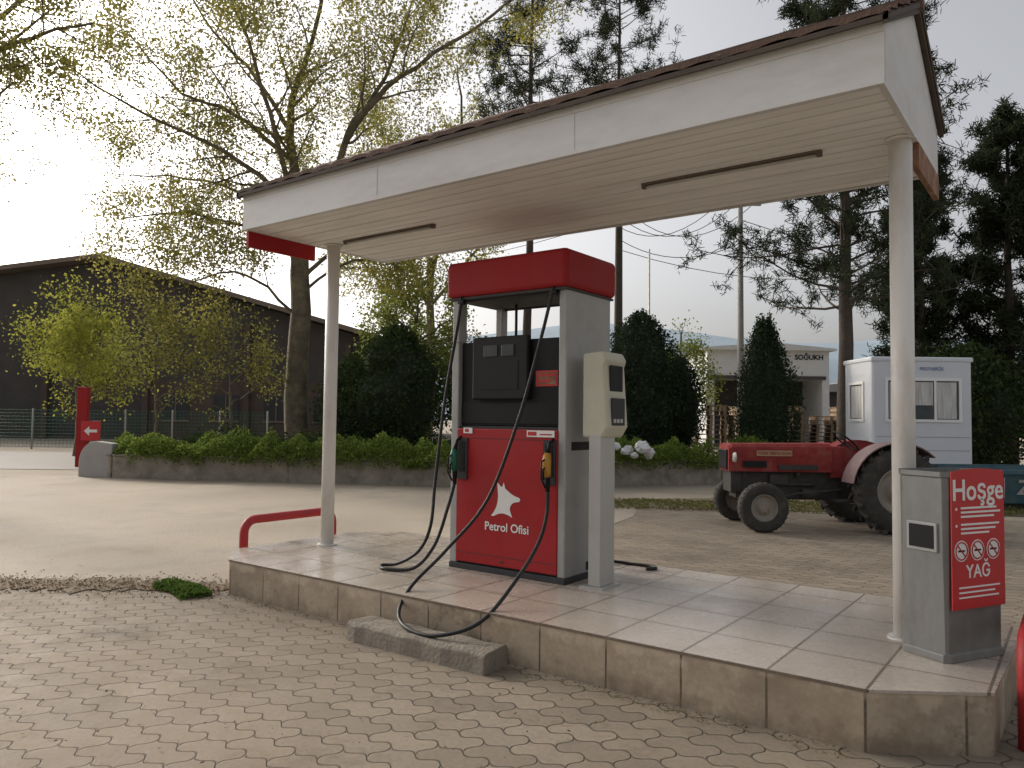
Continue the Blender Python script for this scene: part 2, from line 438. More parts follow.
def pine(label,loc,H,r,z0,spread,seed,nb,group='pine trees around the yard',taper=.6,nsub=6,k=12,nl=.2,nw=.028,lean=0,name='pine_tree'):
    rn=random.Random(seed); rs=np.random.RandomState(seed)
    T=thing(name,label,'tree',loc,TH,group)
    b=B(); P=[Vector((lean*(i/8)**2+rn.uniform(-.05,.05),rn.uniform(-.05,.05),H*i/8-.1)) for i in range(9)]
    R=[r*(1-.85*i/8) for i in range(9)]
    b.tube(P,R,9)
    def at(z):
        x=min(7.999,max(0,z/H*8)); i=int(x); return P[i].lerp(P[i+1],x-i)
    cl=[]
    for kx in range(nb):
        t=(kx+rn.random())/nb; z=z0+(H-z0)*t
        az=rn.random()*2*math.pi; Ln=spread*(1-taper*t)*rn.uniform(.55,1.1)
        if t>.93: Ln*=.6
        d=Vector((math.cos(az),math.sin(az),rn.uniform(-.1,.45)))
        p=at(z); n=5; pts=[p]; dd=d.normalized()
        for i in range(n):
            dd=(dd+rvec(rn)*.16+Vector((0,0,.04))).normalized(); pts.append(pts[-1]+dd*Ln/n)
        b.tube(pts,[max(.01,r*.18*(1-t*.5)*(1-.8*i/n)) for i in range(n+1)],5,caps=False)
        for s_ in range(nsub):
            u=rn.uniform(.35,1); x=min(u*n,n-.001); i=int(x); q=pts[i].lerp(pts[i+1],x-i)
            sd=(rvec(rn)+Vector((0,0,.35))).normalized(); l=Ln*.28*rn.uniform(.5,1.2)
            e=q+sd*l; b.tube([q,q.lerp(e,.5)+rvec(rn)*.05,e],[.018,.012,.006],3,caps=False)
            for w in (.35,.6,.85,1.05): cl.append(q.lerp(e,w)+rvec(rn)*.1)
        cl.append(pts[-1])
    obj('trunk',b,M['barkp'],T)
    C=np.array([tuple(c) for c in cl])
    quadmesh('crown',needlequads(C,nl,nw,k,rs),[L['pine']],T)
    return T

# ================================================================== SETTING
S=1800
sheet('ground',[(-S,-S),(S,-S),(S,S),(-S,S)],0,M['groundm'])
pv=[W(-14,-3),W(9,-3),W(13,9.3),W(7,12.6),W(2.5,13.2),W(-1,13),W(-6,12),W(-14,9)]
sheet('pavement',[(p.x,p.y) for p in pv],.004,M['paver'])
rn=random.Random(5)
edge=[(-5.9,4.15),(-6.35,3.8),(-6.8,3.35),(-7.35,2.7),(-8.6,1.7),(-10,.7),(-13,-1.2)]
e2=[]
for i in range(len(edge)-1):
    for k in range(5):
        t=k/5; e2.append((edge[i][0]*(1-t)+edge[i+1][0]*t+rn.uniform(-.06,.06), edge[i][1]*(1-t)+edge[i+1][1]*t+rn.uniform(-.06,.06)))
ap=e2+[edge[-1]]+[tuple(W(*q)[:2]) for q in [(-20,8),(-22,19),(-9.8,18.3),(-1.3,16.9),(1.0,17.2),(2.6,15),(1.9,12),(.9,10.0),(-.5,9.4)]]+[(-6.1,5.9)]
sheet('concrete_apron',ap,.008,M['apron'])
rd=[W(-80,20),W(-9.5,20.5),W(-9.5,29),W(-80,31)]
sheet('road',[(p.x,p.y) for p in rd],.012,M['road'])
# ragged earth patch along the paving edge, built as a strip of quads
b=B(); n=90
for i in range(n+1):
    t=i/n; x=-5.85-3.0*t; y=4.05-2.15*t; wd=.06+.30*math.sin(math.pi*min(1,.12+t*.88))**.8
    a=wd*(.55+.9*abs(noise.noise(Vector((t*14,0,3))))+.5*noise.noise(Vector((t*45,1,3))))
    c=wd*(.45+.9*abs(noise.noise(Vector((t*12,5,3))))+.6*noise.noise(Vector((t*50,2,3))))
    b.v+=[(x-.58*a,y+.81*a,.012),(x+.58*c,y-.81*c,.012)]
for i in range(n): b.face((2*i,2*i+1,2*i+3,2*i+2))
structure(obj('dirt_patch',b,M['soil']))
gs=[W(1.2,13.3),W(5,13.0),W(9,12.6),W(12,11.2),W(14,13.5),W(12,16),W(6,15.5),W(2,14.6)]
sheet('dirt_strip',[(p.x,p.y) for p in gs],.010,M['soil'])

b=B(); n=60
for i in range(n+1):
    r=-900+2000*i/n
    h=68+8*math.sin(r*.006+1)+6*math.sin(r*.021)+5*noise.noise(Vector((r*.03,0,0)))
    for f,z in ((430,-1),(540,h*.55),(640,h),(900,-1)): b.v.append(tuple(W(r,f,z+ (3*noise.noise(Vector((r*.05,f,0))) if z>0 else 0))))
b.smooth=True
for i in range(n):
    for k in range(3): b.face((i*4+k,(i+1)*4+k,(i+1)*4+k+1,i*4+k+1))
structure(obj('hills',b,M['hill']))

# ------------------------------------------------------------------ pump island
PZ=.29
isl=[(-5.78,3.82),(-.81,3.82),(-.34,4.14),(-.30,5.5),(-.75,5.92),(-5.8,5.92),(-6.2,5.5),(-6.2,4.15)]
I=thing('pump_island','raised pump island clad in glossy beige and brown tiles','traffic island',(0,0,0))
b=B(); b.prism([(x,y,PZ-.014) for x,y in isl],(0,0,.014)); obj('tile_deck',b,M['tiletop'],I)
b=B(); n=len(isl)
cx_,cy_=-3.25,4.9
for i in range(n):
    a=isl[i]; c=isl[(i+1)%n]; Ld=math.dist(a,c)
    sh=lambda p:(p[0]+(.006 if p[0]<cx_ else -.006), p[1]+(.006 if p[1]<cy_ else -.006))
    a2=sh(a); c2=sh(c)
    u0=0 if i!=0 else (.45*12-Ld); u1=u0+Ld
    b.poly([(a2[0],a2[1],-.02),(c2[0],c2[1],-.02),(c2[0],c2[1],PZ-.014),(a2[0],a2[1],PZ-.014)],[(u0+4.5,.0),(u1+4.5,.0),(u1+4.5,.300),(u0+4.5,.300)])
obj('side_tiles',b,M['tileside'],I)

b=B(); nx=14
rn=random.Random(2)
for i in range(nx+1):
    x=-.585+1.17*i/nx; j=rn.uniform(-.008,.008); k=rn.uniform(-.006,.006)
    b.v+=[(x,-.12+j,0),(x,-.115+j,.105+k),(x,-.095+j,.125+k),(x,.10,.125-k),(x,.12,.1),(x,.12,0)]
for i in range(nx):
    for q in range(5): b.face((i*6+q,(i+1)*6+q,(i+1)*6+q+1,i*6+q+1))
b.face((0,1,2,3,4,5)); b.face(tuple(nx*6+5-q for q in range(6)))
o=obj('kerb_block',b,M['conc'],bevel=.006,loc=(-3.41,3.67,.004),rotz=rad(1))
tag(o,'worn loose concrete kerb block lying on the paving','kerb stone')

# ------------------------------------------------------------------ canopy
CX0,CX1,CY0,CY1=-5.95,-.74,3.98,5.70; ZB,ZT,ZR=3.15,3.45,3.90; CYM=4.84
C=thing('station_canopy','white pitched-roof canopy on two round posts over the island','canopy',(0,0,0))
for px in (-5.76,-.82):
    b=B(); b.cyl((px,4.85,PZ+.012),(px,4.85,ZB+.02),.062,n=28); b.cyl((px,4.85,PZ),(px,4.85,PZ+.012),.095,n=24)
    b.cyl((px,4.85,ZB-.015),(px,4.85,ZB-.003),.085,n=20)
    obj('post',b,M['postw'],C)
b=B(); y=CY0+.03; NP=15; w=(CY1-CY0-.06)/NP
for k in range(NP):
    b.box(CX0+.02,CX1-.02,y+.006,y+w-.006,ZB+.002*(k%2),ZB+.016); y+=w
b.m=1; b.box(CX0+.02,CX1-.02,CY0+.03,CY1-.03,ZB+.022,ZB+.03)
obj('soffit',b,[M['soffit'],M['dgrey']],C)
b=B()
b.box(CX0,CX1,CY0,CY0+.025,ZB+.02,ZT); b.box(CX0,CX1,CY0-.012,CY0+.03,ZB-.012,ZB+.018)
b.box(CX0,CX1,CY0-.006,CY0,ZT-.05,ZT-.002)
for xs in (-4.25,-2.5): b.box(xs-.002,xs+.002,CY0-.0025,CY0,ZB+.02,ZT-.05)
obj('front_fascia',b,M['white'],C)
b=B(); b.box(CX0,CX1,CY1-.025,CY1,ZB-.012,ZT); obj('rear_fascia',b,M['white'],C)
for xs,nm in ((CX0,'gable_panel'),(CX1-.03,'gable_panel')):
    b=B(); b.prism([(xs,CY0+.032,ZB-.01),(xs,CY0+.032,ZT),(xs,CYM,ZR-.03),(xs,CY1-.03,ZT),(xs,CY1-.03,ZB-.01)],(.03,0,0)); obj(nm,b,M['white'],C)
b=B(); b.box(CX0-.004,CX0+.03,CY0+.04,4.76,ZB-.15,ZB-.012); obj('end_trim',b,M['red2'],C,label='red trim board under the canopy end')
b=B(); b.box(CX1-.028,CX1+.004,4.93,CY1,ZB-.17,ZB-.012); obj('end_trim',b,M['rust'],C,label='rusty peeling trim board')
rn=random.Random(3)
def slope(ya,za,yb,zb):
    b=B(); rows=5; nx=150; x0=CX0-.04; x1=CX1+.04
    for r_ in range(rows):
        t0=r_/rows; t1=(r_+1)/rows+.04
        p0=(ya+(yb-ya)*t0, za+(zb-za)*t0+.026); p1=(ya+(yb-ya)*t1, za+(zb-za)*t1+.004)
        base=len(b.v); jit=0
        for i in range(nx+1):
            x=x0+(x1-x0)*i/nx; wv=.012*abs(math.sin(i*math.pi/6)); 
            if i%6==0: jit=rn.uniform(-.004,.008)
            b.v+= [(x,p0[0],p0[1]+wv+jit-.028),(x,p0[0],p0[1]+wv+jit),(x,p1[0],p1[1]+wv+jit)]
        for i in range(nx):
            a=base+i*3; b.face((a,a+3,a+4,a+1)); b.face((a+1,a+4,a+5,a+2))
    b.m=1
    b.prism([(x0,ya,za-.03),(x0,yb,zb-.03),(x0,yb,zb),(x0,ya,za)],(x1-x0,0,0))
    return b
obj('roof_slope',slope(CY0-.05,ZT+.01,CYM,ZR+.02),[M['rooft'],M['roofedge']],C)
obj('roof_slope',slope(CY1+.05,ZT+.01,CYM,ZR+.02),[M['rooft'],M['roofedge']],C)
b=B(); b.tube([(CX0-.05,CYM,ZR+.02),(CX1+.05,CYM,ZR+.02)],.05,10); obj('ridge_cap',b,M['rooft'],C)
for xs in (CX1+.005,CX0-.03):
    b=B()
    b.prism([(xs,CY0-.05,ZT-.04),(xs,CYM,ZR-.045),(xs,CYM,ZR+.03),(xs,CY0-.05,ZT+.02)],(.025,0,0))
    b.prism([(xs,CY1+.05,ZT-.04),(xs,CYM,ZR-.045),(xs,CYM,ZR+.03),(xs,CY1+.05,ZT+.02)],(.025,0,0))
    obj('barge_board',b,M['roofedge'],C)
for xa,xb in ((-5.53,-4.40),(-2.44,-1.24)):
    b=B(); b.box(xa,xb,4.765,4.81,ZB-.016,ZB-.001); b.m=1; b.cyl((xa+.03,4.787,ZB-.028),(xb-.03,4.787,ZB-.028),.011,n=10)
    b.m=0; b.box(xa,xa+.03,4.77,4.805,ZB-.036,ZB-.016); b.box(xb-.03,xb,4.77,4.805,ZB-.036,ZB-.016)
    obj('lamp_fixture',b,[M['polew'],M['pillar']],C,label='unlit slim tube lamp fixture')

# ------------------------------------------------------------------ fuel pump
P=thing('fuel_pump','tall red and grey fuel pump with black display head','fuel pump',(-3.59,5.12,PZ))
XL=-.585
b=B(); b.box(XL-.0,.53,-.335,.335,0,.045); obj('plinth',b,M['dgrey'],P,bevel=.004)
b=B(); b.box(XL+.045,.485,-.305,.305,.045,1.15); obj('cabinet',b,M['dgrey'],P,bevel=.004)
for sy in (-1,1):
    b=B(); y0,y1=sorted((sy*.306,sy*.336)); b.box(-.515,.465,y0,y1,.06,1.13)
    obj('door_panel',b,M['red'],P,bevel=.008)
for z in (.135,1.05):
    b=B(); b.box(-.515,.465,-.3385,-.337,z,z+.004); obj('door_seam',b,M['dgrey'],P)
b=B(); b.box(-.06,-.03,-.340,-.337,.09,.105); obj('door_lock',b,M['dgrey'],P)
b=B(); b.box(.463,.53,-.33,.33,.045,2.2); obj('side_column',b,M['grey'],P,bevel=.01)
b=B(); b.box(XL,XL+.072,-.33,.33,.045,1.83); b.box(XL,XL+.072,-.33,-.23,1.83,2.2); b.box(XL,XL+.072,.25,.33,1.83,2.2); obj('side_column',b,M['grey'],P,bevel=.008)
for z0_,ya,yb in ((.985,-.24,.22),(.07,-.02,.26)):
    b=B()
    for k in range(4): b.box(.530,.5335,ya,yb,z0_+.015*k,z0_+.015*k+.007)
    b.box(.5295,.5312,ya-.008,yb+.008,z0_-.006,z0_+.058)
    obj('vent',b,M['black'],P)
b=B(); b.box(XL+.073,.462,-.29,.20,1.15,1.83); obj('display_head',b,M['black'],P,bevel=.01)
b=B(); b.box(-.36,.19,-.345,-.291,1.36,1.86); obj('display_housing',b,M['black'],P,bevel=.015)
b=B(); b.box(-.24,-.10,-.352,-.346,1.70,1.79); b.box(-.06,.06,-.352,-.346,1.70,1.79); obj('display_screen',b,M['lcd'],P,bevel=.003)
b=B(); b.box(-.28,.10,-.3485,-.3455,1.44,1.66); obj('display_bezel',b,M['black'],P,bevel=.001)
b=B(); b.box(-.50,.45,-.298,-.291,1.17,1.34); obj('lower_fascia',b,M['black'],P,bevel=.004)
b=B(); b.box(.235,.435,-.298,-.292,1.46,1.58); b.m=1; b.box(.25,.42,-.300,-.2985,1.475,1.565); b.m=0; b.box(.26,.41,-.3015,-.3003,1.535,1.553); b.box(.26,.37,-.3015,-.3003,1.49,1.512)
obj('notice_sticker',b,[M['signred'],M['rust']],P)
b=B(); b.box(-.44,-.35,-.345,-.3375,1.09,1.135); b.m=1; b.box(-.425,-.385,-.3465,-.3455,1.10,1.125); obj('grade_label',b,[M['whitep'],M['signred']],P)
b=B(); b.box(.19,.44,-.345,-.3375,1.075,1.125); b.m=1; b.box(.20,.28,-.3465,-.3455,1.085,1.115); b.box(.31,.42,-.3465,-.3455,1.09,1.10); obj('grade_label',b,[M['whitep'],M['signred']],P)
b=B(); b.box(-.51,.46,-.30,-.28,2.165,2.19); b.box(-.51,.46,.28,.30,2.165,2.19)
b.cyl((-.25,.1,1.83),(-.25,.1,2.2),.012,n=12)
obj('head_frame',b,M['dgrey'],P)
b=B(); b.box(-.625,.56,-.38,.38,2.195,2.49); obj('top_sign_box',b,M['red2'],P,bevel=.045,seg=5)
b=B(); b.box(-.60,.54,-.36,.36,2.178,2.1945); obj('top_box_underside',b,M['dgrey'],P)
text('Petrol Ofisi',.092,M['whitep'],P,(-.0,-.3385,.365),(math.pi/2,0,0),bold=.0014)
def sp2(l,s=4): return [(p.x,p.y) for p in smoothpath([(x,y,0) for x,y in l],s)]
lg=sp2([(0,-.02),(.12,.14),(.21,.34),(.24,.60),(.20,1.0)])+[(.33,.88),(.38,.86),(.43,1.0),(.49,.82)]
lg+=sp2([(.56,.77),(.68,.69),(.82,.62),(.96,.58),(1.0,.52),(.96,.46)])
lg+=sp2([(.84,.44),(.74,.40),(.67,.31),(.66,.18),(.74,-.02)])+sp2([(.58,.05),(.42,.08),(.24,.05),(.10,-.02)],3)
b=B(); b.prism([(-.15+.28*x,-.3375,.455+.26*z) for x,z in lg],(0,-.002,0)); obj('emblem',b,M['whitep'],P,label='white animal head emblem')

def nozzle(x,y,z,grip,ang):
    m=Matrix.Translation((x,y,z))@Matrix.Rotation(ang,4,'Y')
    b=B()
    V=lambda *a: tuple(m@Vector(a))
    b.tube([V(0,-.02,-.16),V(0,-.02,-.04),V(0,-.03,.05),V(0,-.02,.13)],[.016,.022,.028,.020],12)
    b.tube([V(0,-.02,.12),V(0,.0,.19),V(0,.05,.22),V(0,.09,.19)],[.016,.013,.012,.011],10)
    b.tube([V(0,-.045,.08),V(0,-.10,.06),V(0,-.105,-.06),V(0,-.05,-.13)],[.007]*4,8)
    b.tube([V(0,-.045,.03),V(0,-.08,.0),V(0,-.075,-.07)],[.008]*3,8)
    b.m=1
    b.tube([V(0,-.022,-.05),V(0,-.034,.0),V(0,-.036,.06),V(0,-.024,.12)],[.026,.032,.035,.026],12)
    return obj('nozzle',b,[M['black'],grip],P)
for x in (-.45,.40):
    b=B(); b.box(x-.055,x+.055,-.352,-.3365,.72,1.05); b.m=1; b.box(x-.035,x+.035,-.355,-.3525,.78,1.02); obj('nozzle_holster',b,[M['dgrey'],M['black']],P,bevel=.006)
nozzle(-.475,-.385,.84,M['green'],0); nozzle(.425,-.385,.84,M['yellow'],0)
off=Vector((3.59,-5.12,-PZ))
def hose(pts,r=.0135):
    b=B(); b.tube(smoothpath([Vector(p)+off for p in pts],8),r,10); return obj('hose',b,M['hose'],P)
hose([(-3.16,4.76,2.49),(-3.19,4.73,2.3),(-3.243,4.70,2.05),(-3.376,4.63,1.49),(-3.583,4.53,.89),(-3.765,4.28,.53),(-3.80,3.97,.325),(-3.70,3.74,.20),(-3.50,3.62,.149),(-3.25,3.62,.147),(-3.02,3.77,.24),(-3.0,4.12,.45),(-3.08,4.48,.63),(-3.155,4.69,.80),(-3.165,4.72,.98)])
hose([(-4.06,4.76,2.49),(-4.08,4.74,2.25),(-4.16,4.69,1.65),(-4.17,4.6,1.0),(-4.12,4.5,.66),(-4.24,4.50,.45),(-4.45,4.48,.325),(-4.57,4.42,.306),(-4.45,4.33,.306),(-4.22,4.42,.325),(-4.12,4.55,.50),(-4.08,4.66,.8),(-4.065,4.715,.98)])
hose([(-3.3,5.52,2.4),(-3.35,5.62,1.6),(-3.35,5.65,.7),(-3.28,5.72,.36),(-3.1,5.80,.304),(-2.90,5.82,.304),(-2.80,5.76,.304),(-2.85,5.68,.304)])
for x in (.43,-.47):
    b=B(); b.box(x-.03,x+.03,-.375,-.33,2.14,2.178); obj('hose_outlet',b,M['black'],P,bevel=.005)

T=thing('payment_terminal','cream card payment terminal with keypad on a pale pillar','payment terminal',(-2.85,4.95,PZ))
b=B(); b.box(-.04,.06,-.11,.10,.012,1.10); obj('pillar',b,M['pillar'],T,bevel=.006)
b=B(); b.box(-.09,.10,-.15,.14,0,.012); obj('base_plate',b,M['pillar'],T)
b=B(); b.prism([(-.10,-.11,1.08),(.07,-.11,1.08),(.115,-.11,1.16),(.085,-.11,1.60),(.105,-.11,1.65),(.07,-.11,1.71),(-.10,-.11,1.70)],(0,.31,0)); obj('housing',b,M['cream'],T,bevel=.02,seg=3)
def onface(z,y0,y1,h,d=.004):
    x=.115-.03*(z-1.16)/.44
    return (x-.004,x+d,y0,y1,z,z+h)
b=B(); b.box(*onface(1.42,-.05,.14,.19)); obj('screen',b,M['black'],T,bevel=.004)
b=B(); b.box(*onface(1.46,-.02,.11,.12,.006)); obj('display_glass',b,M['lcd'],T)
b=B(); b.box(*onface(1.17,-.05,.14,.20)); b.m=1
for i in range(4):
    for j in range(3): b.box(*onface(1.19+i*.042,-.03+j*.05,.005+j*.05,.028,.008))
obj('keypad',b,[M['dgrey'],M['pillar']],T)

# ------------------------------------------------------------------ bin
T=thing('litter_bin','worn grey metal bin with dark slot and red notice panel','litter bin',(-.565,4.475,PZ),rad(61.3))
BW,BD,BH=.475,.30,.965
b=B()
def ring(z,g):
    c1,c2=.02,.05
    return [(c1,-g,z),(BW-c2,-g,z),(BW+g,c2,z),(BW+g,BD-.03,z),(BW-.03,BD+g,z),(.05,BD+g,z),(-g,BD-.05,z),(-g,c1,z)]
levels=[(0,.006),(.04,.004),(.05,-.006),(.5,.0),(.9,.004),(BH-.03,.004),(BH-.028,.014),(BH,.014)]
for z,g in levels: b.v+=ring(z,g)
for k in range(len(levels)-1):
    for j in range(8): b.face((k*8+j,k*8+(j+1)%8,(k+1)*8+(j+1)%8,(k+1)*8+j))
b.face((7,6,5,4,3,2,1,0))
obj('bin_body',b,M['steel'],T,bevel=.004,seg=2)
b=B(); b.v+=ring(BH-.035,-.012); b.face(range(8)); obj('bin_lid',b,M['steel'],T)
b=B(); b.box(-.012,.02,.045,.22,.55,.70); obj('slot_frame',b,M['grey'],T,bevel=.004)
b=B(); b.box(-.015,.0,.062,.203,.567,.685); obj('slot',b,M['black'],T)
b=B(); FX0,FX1=.012,BW-.05
pts=[(FX0,-.022,.27),(FX1,-.022,.27)]+[(FX1-(FX1-FX0)*k/8,-.022,.968+.015*math.sin(math.pi*k/8)) for k in range(9)]
b.prism(pts,(0,.006,0)); obj('notice_panel',b,M['signred'],T)
b=B(); b.prism([(FX1+.001,-.022,.27),(BW+.020,.035,.27),(BW+.020,.035,.968),(FX1+.001,-.022,.968)],(-.006,.006,0)); obj('notice_panel',b,M['signred'],T)
YF=-.0235
text('Hoşge',.150,M['whitep'],T,(.216,YF,.868),(math.pi/2,0,0),bold=.0022)
text('l',.150,M['whitep'],T,(BW-.012,-.002,.868),(math.pi/2,0,rad(40)),bold=.0022)
def bars(lst,h=.008):
    b=B()
    for x0,x1,z in lst: b.box(x0,x1,YF-.001,YF+.001,z,z+h)
    obj('small_print',b,M['whitep'],T)
text('•',.06,M['whitep'],T,(.045,YF,.775),(math.pi/2,0,0)); text('•',.06,M['whitep'],T,(.045,YF,.690),(math.pi/2,0,0))
bars([(.08,.36,.777),(.08,.39,.755),(.08,.34,.733)],.010); bars([(.08,.38,.693),(.08,.35,.671),(.08,.30,.649)],.010)
for cx in (.08,.205,.33):
    b=B()
    ra=.054; c=(cx,YF,.565)
    b.m=0; b.prism([(c[0]+ra*math.cos(a),c[1],c[2]+ra*math.sin(a)) for a in [2*math.pi*i/20 for i in range(20)]],(0,-.001,0))
    b.m=1; b.tube([(c[0]+ra*.82*math.cos(a),c[1]-.002,c[2]+ra*.82*math.sin(a)) for a in [2*math.pi*i/20 for i in range(21)]],.004,4)
    b.tube([(c[0]-.028,c[1]-.002,c[2]+.028),(c[0]+.028,c[1]-.002,c[2]-.028)],.004,4)
    b.m=2; b.box(c[0]-.026,c[0]+.026,c[1]-.0015,c[1]-.0012,c[2]-.005,c[2]+.005)
    obj('prohibition_symbol',b,[M['whitep'],M['signred'],M['black']],T)
text('YAĞ',.095,M['whitep'],T,(.21,YF,.455),(math.pi/2,0,0),bold=.001)
bars([(.06,.38,.375),(.06,.34,.350),(.06,.37,.325)])

# ------------------------------------------------------------------ guard hoops
def hoop(lx,ya,yb,label):
    h=.50; r=.12
    pts=[(0,ya,0),(0,ya,h-r)]+[(0,ya+r-r*math.cos(a),h-r+r*math.sin(a)) for a in [math.pi/2*k/5 for k in range(1,6)]]
    pts+=[(0,yb-r+r*math.sin(a),h-r+r*math.cos(a)) for a in [math.pi/2*k/5 for k in range(0,6)]]+[(0,yb,0)]
    b=B(); b.tube(pts,.042,14)
    o=obj('guard_hoop',b,M['redm'],loc=(lx,0,0)); tag(o,label,'guard rail',group='red guard hoops at the island ends')
hoop(-6.45,4.42,5.50,'red tubular guard hoop standing beside the island end by the post')
hoop(-.225,4.33,5.45,'red tubular guard hoop standing by the island end near the bin')

# ------------------------------------------------------------------ tractor
T=thing('tractor','old faded red farm tractor parked on the yard','tractor',W(4.22,11.15),TH)
def tyre(b,c,R,w,lug=False,rim=.55):
    h=w/2; ri=R*rim
    prof=[(ri,-h*.75),(ri*1.15,-h*.98),(R*.86,-h),(R*.96,-h*.85),(R,-h*.5),(R,h*.5),(R*.96,h*.85),(R*.86,h),(ri*1.15,h*.98),(ri,h*.75)]
    b.lathe(prof,c,36)
    if lug:
        for k in range(22):
            for sgn in (-1,1):
                a=2*math.pi*(k+(.5 if sgn>0 else 0))/22
                m=Matrix.Translation(c)@Matrix.Rotation(-a,4,'Y')@Matrix.Translation((R,sgn*h*.5,0))@Matrix.Rotation(sgn*.6,4,'X')
                b.box(-.03,.028,-h*.48,h*.48,-.02,.02,m)
    else:
        for k in range(30):
            a=2*math.pi*k/30
            m=Matrix.Translation(c)@Matrix.Rotation(-a,4,'Y')@Matrix.Translation((R,0,0))
            b.box(-.01,.006,-h*.6,h*.6,-.008,.008,m)
def wheel(nm,c,R,w,lug):
    e=bpy.data.objects.new(nm,None); COL.objects.link(e); e.parent=T; e.location=c
    b=B(); tyre(b,(0,0,0),R,w,lug); obj('tyre',b,M['tyre'],e)
    b=B(); ri=R*.56; s=-1 if c[1]<0 else 1
    b.lathe([(ri,s*w*.36),(ri*.93,s*w*.42),(ri*.9,s*w*.2),(ri*.5,s*w*.12),(ri*.42,s*w*.3),(ri*.2,s*w*.34),(0.001,s*w*.34)],(0,0,0),28)
    b.lathe([(ri,-s*w*.36),(ri*.9,-s*w*.2),(0.001,0)],(0,0,0),20)
    for k in range(6):
        a=2*math.pi*k/6; b.cyl((ri*.32*math.cos(a),s*w*.30,ri*.32*math.sin(a)),(ri*.32*math.cos(a),s*w*.38,ri*.32*math.sin(a)),.014,n=6)
    obj('rim',b,M['rim'],e)
wheel('front_wheel',(-.78,-.62,.335),.335,.19,False); wheel('front_wheel',(-.78,.62,.335),.335,.19,False)
wheel('rear_wheel',(1.02,-.66,.585),.575,.32,True); wheel('rear_wheel',(1.02,.66,.585),.575,.32,True)
b=B(); b.box(-1.02,.45,-.17,.17,.42,.80); b.box(-.3,1.1,-.14,.14,.40,.72); b.box(-1.1,-.95,-.2,.2,.5,.85)
b.cyl((-.78,-.6,.36),(-.78,.6,.36),.045); b.cyl((1.02,-.6,.585),(1.02,.6,.585),.10)
b.cyl((-.1,-.23,.50),(.12,-.23,.50),.07,n=12); b.box(-.55,-.3,-.24,-.16,.62,.76); b.cyl((-.7,-.2,.62),(.1,-.22,.62),.022,n=8); b.tube([(-.75,-.3,.36),(-.2,-.3,.5),(.45,-.25,.55)],.02,8)
b.box(.3,.95,-.50,-.2,.40,.43); b.cyl((-.15,-.22,.72),(-.15,-.22,.95),.03,n=10)
obj('chassis',b,M['engine'],T,bevel=.008)
b=B()
sec=[(-.27,.80),(-.285,1.04),(-.275,1.15),(-.22,1.195),(.22,1.195),(.275,1.15),(.285,1.04),(.27,.80)]
xs=[(-1.14,.90),(-1.10,.98),(-.4,1.0),(.30,1.02)]
for x,sc in xs:
    for y,z in sec: b.v.append((x,y*sc,.80+(z-.80)*sc))
for k in range(len(xs)-1):
    for j in range(7): b.face((k*8+j,(k+1)*8+j,(k+1)*8+j+1,k*8+j+1))
b.face(tuple(range(7,-1,-1))); b.face(tuple(24+j for j in range(8)))
b.box(.30,.50,-.25,.25,.72,1.16)
obj('bonnet',b,M['trred'],T,bevel=.012)
b=B(); b.box(-1.165,-1.13,-.2,.2,.82,1.10); obj('grille',b,M['black'],T,bevel=.01)
b=B(); b.box(-.95,-.62,-.295,-.287,.86,.95)
obj('side_vent',b,M['black'],T)
b=B(); b.box(-.45,.1,-.30,-.289,.83,.90); obj('side_vent',b,M['engine'],T)
b=B(); b.box(-.76,-.26,-.300,-.289,1.02,1.10); obj('badge_plate',b,M['nameplate'],T)
text('TÜRK FERGUSON',.060,M['namelet'],T,(-.51,-.302,1.058),(math.pi/2,0,0),bold=.001)
def fender(y0,y1,mt):
    b=B(); R=.66; cx,cz=1.02,.585
    A=[rad(a) for a in range(45,172,9)]
    for a in A:
        for y in (y0,y1): b.v.append((cx+R*math.cos(a),y,cz+R*math.sin(a)))
    for i in range(len(A)-1): b.face((2*i,2*i+1,2*i+3,2*i+2))
    yi=y1 if y0<0 else y0
    s=len(b.v)
    b.v+=[(cx+R*math.cos(a),yi,cz+R*math.sin(a)) for a in A]+[(cx,yi,cz)]
    for i in range(len(A)-1): b.face((s+i,s+i+1,s+len(A)))
    o=obj('fender',b,mt,T); md=o.modifiers.new('s','SOLIDIFY'); md.thickness=.015
fender(-.80,-.45,M['trpink']); fender(.45,.80,M['trred'])
b=B(); b.cyl((.45,0,1.05),(.62,0,1.24),.018,n=8); obj('steering_column',b,M['black'],T)
b=B(); mm=Matrix.Translation((.62,0,1.24))@Matrix.Rotation(rad(40),4,'Y')
b.tube([tuple(mm@Vector((.2*math.cos(a),.2*math.sin(a),0))) for a in [2*math.pi*i/24 for i in range(25)]],.013,8)
for a in (0,2.1,4.2): b.cyl(tuple(mm@Vector((0,0,0))),tuple(mm@Vector((.2*math.cos(a),.2*math.sin(a),0))),.008,n=6)
obj('steering_wheel',b,M['black'],T)
b=B(); b.box(1.0,1.35,-.2,.2,.94,1.01); b.box(1.30,1.38,-.2,.2,1.01,1.22); b.cyl((1.15,0,.7),(1.15,0,.94),.04); obj('seat',b,M['black'],T,bevel=.03)
for y in (-.33,.33):
    b=B(); b.lathe([(.001,-.0),(.06,.0),(.075,.03)],(0,0,0),16)
    o=obj('headlight',b,M['grey'],T,loc=(-1.1,y,1.0)); o.rotation_euler=(0,0,rad(-90))

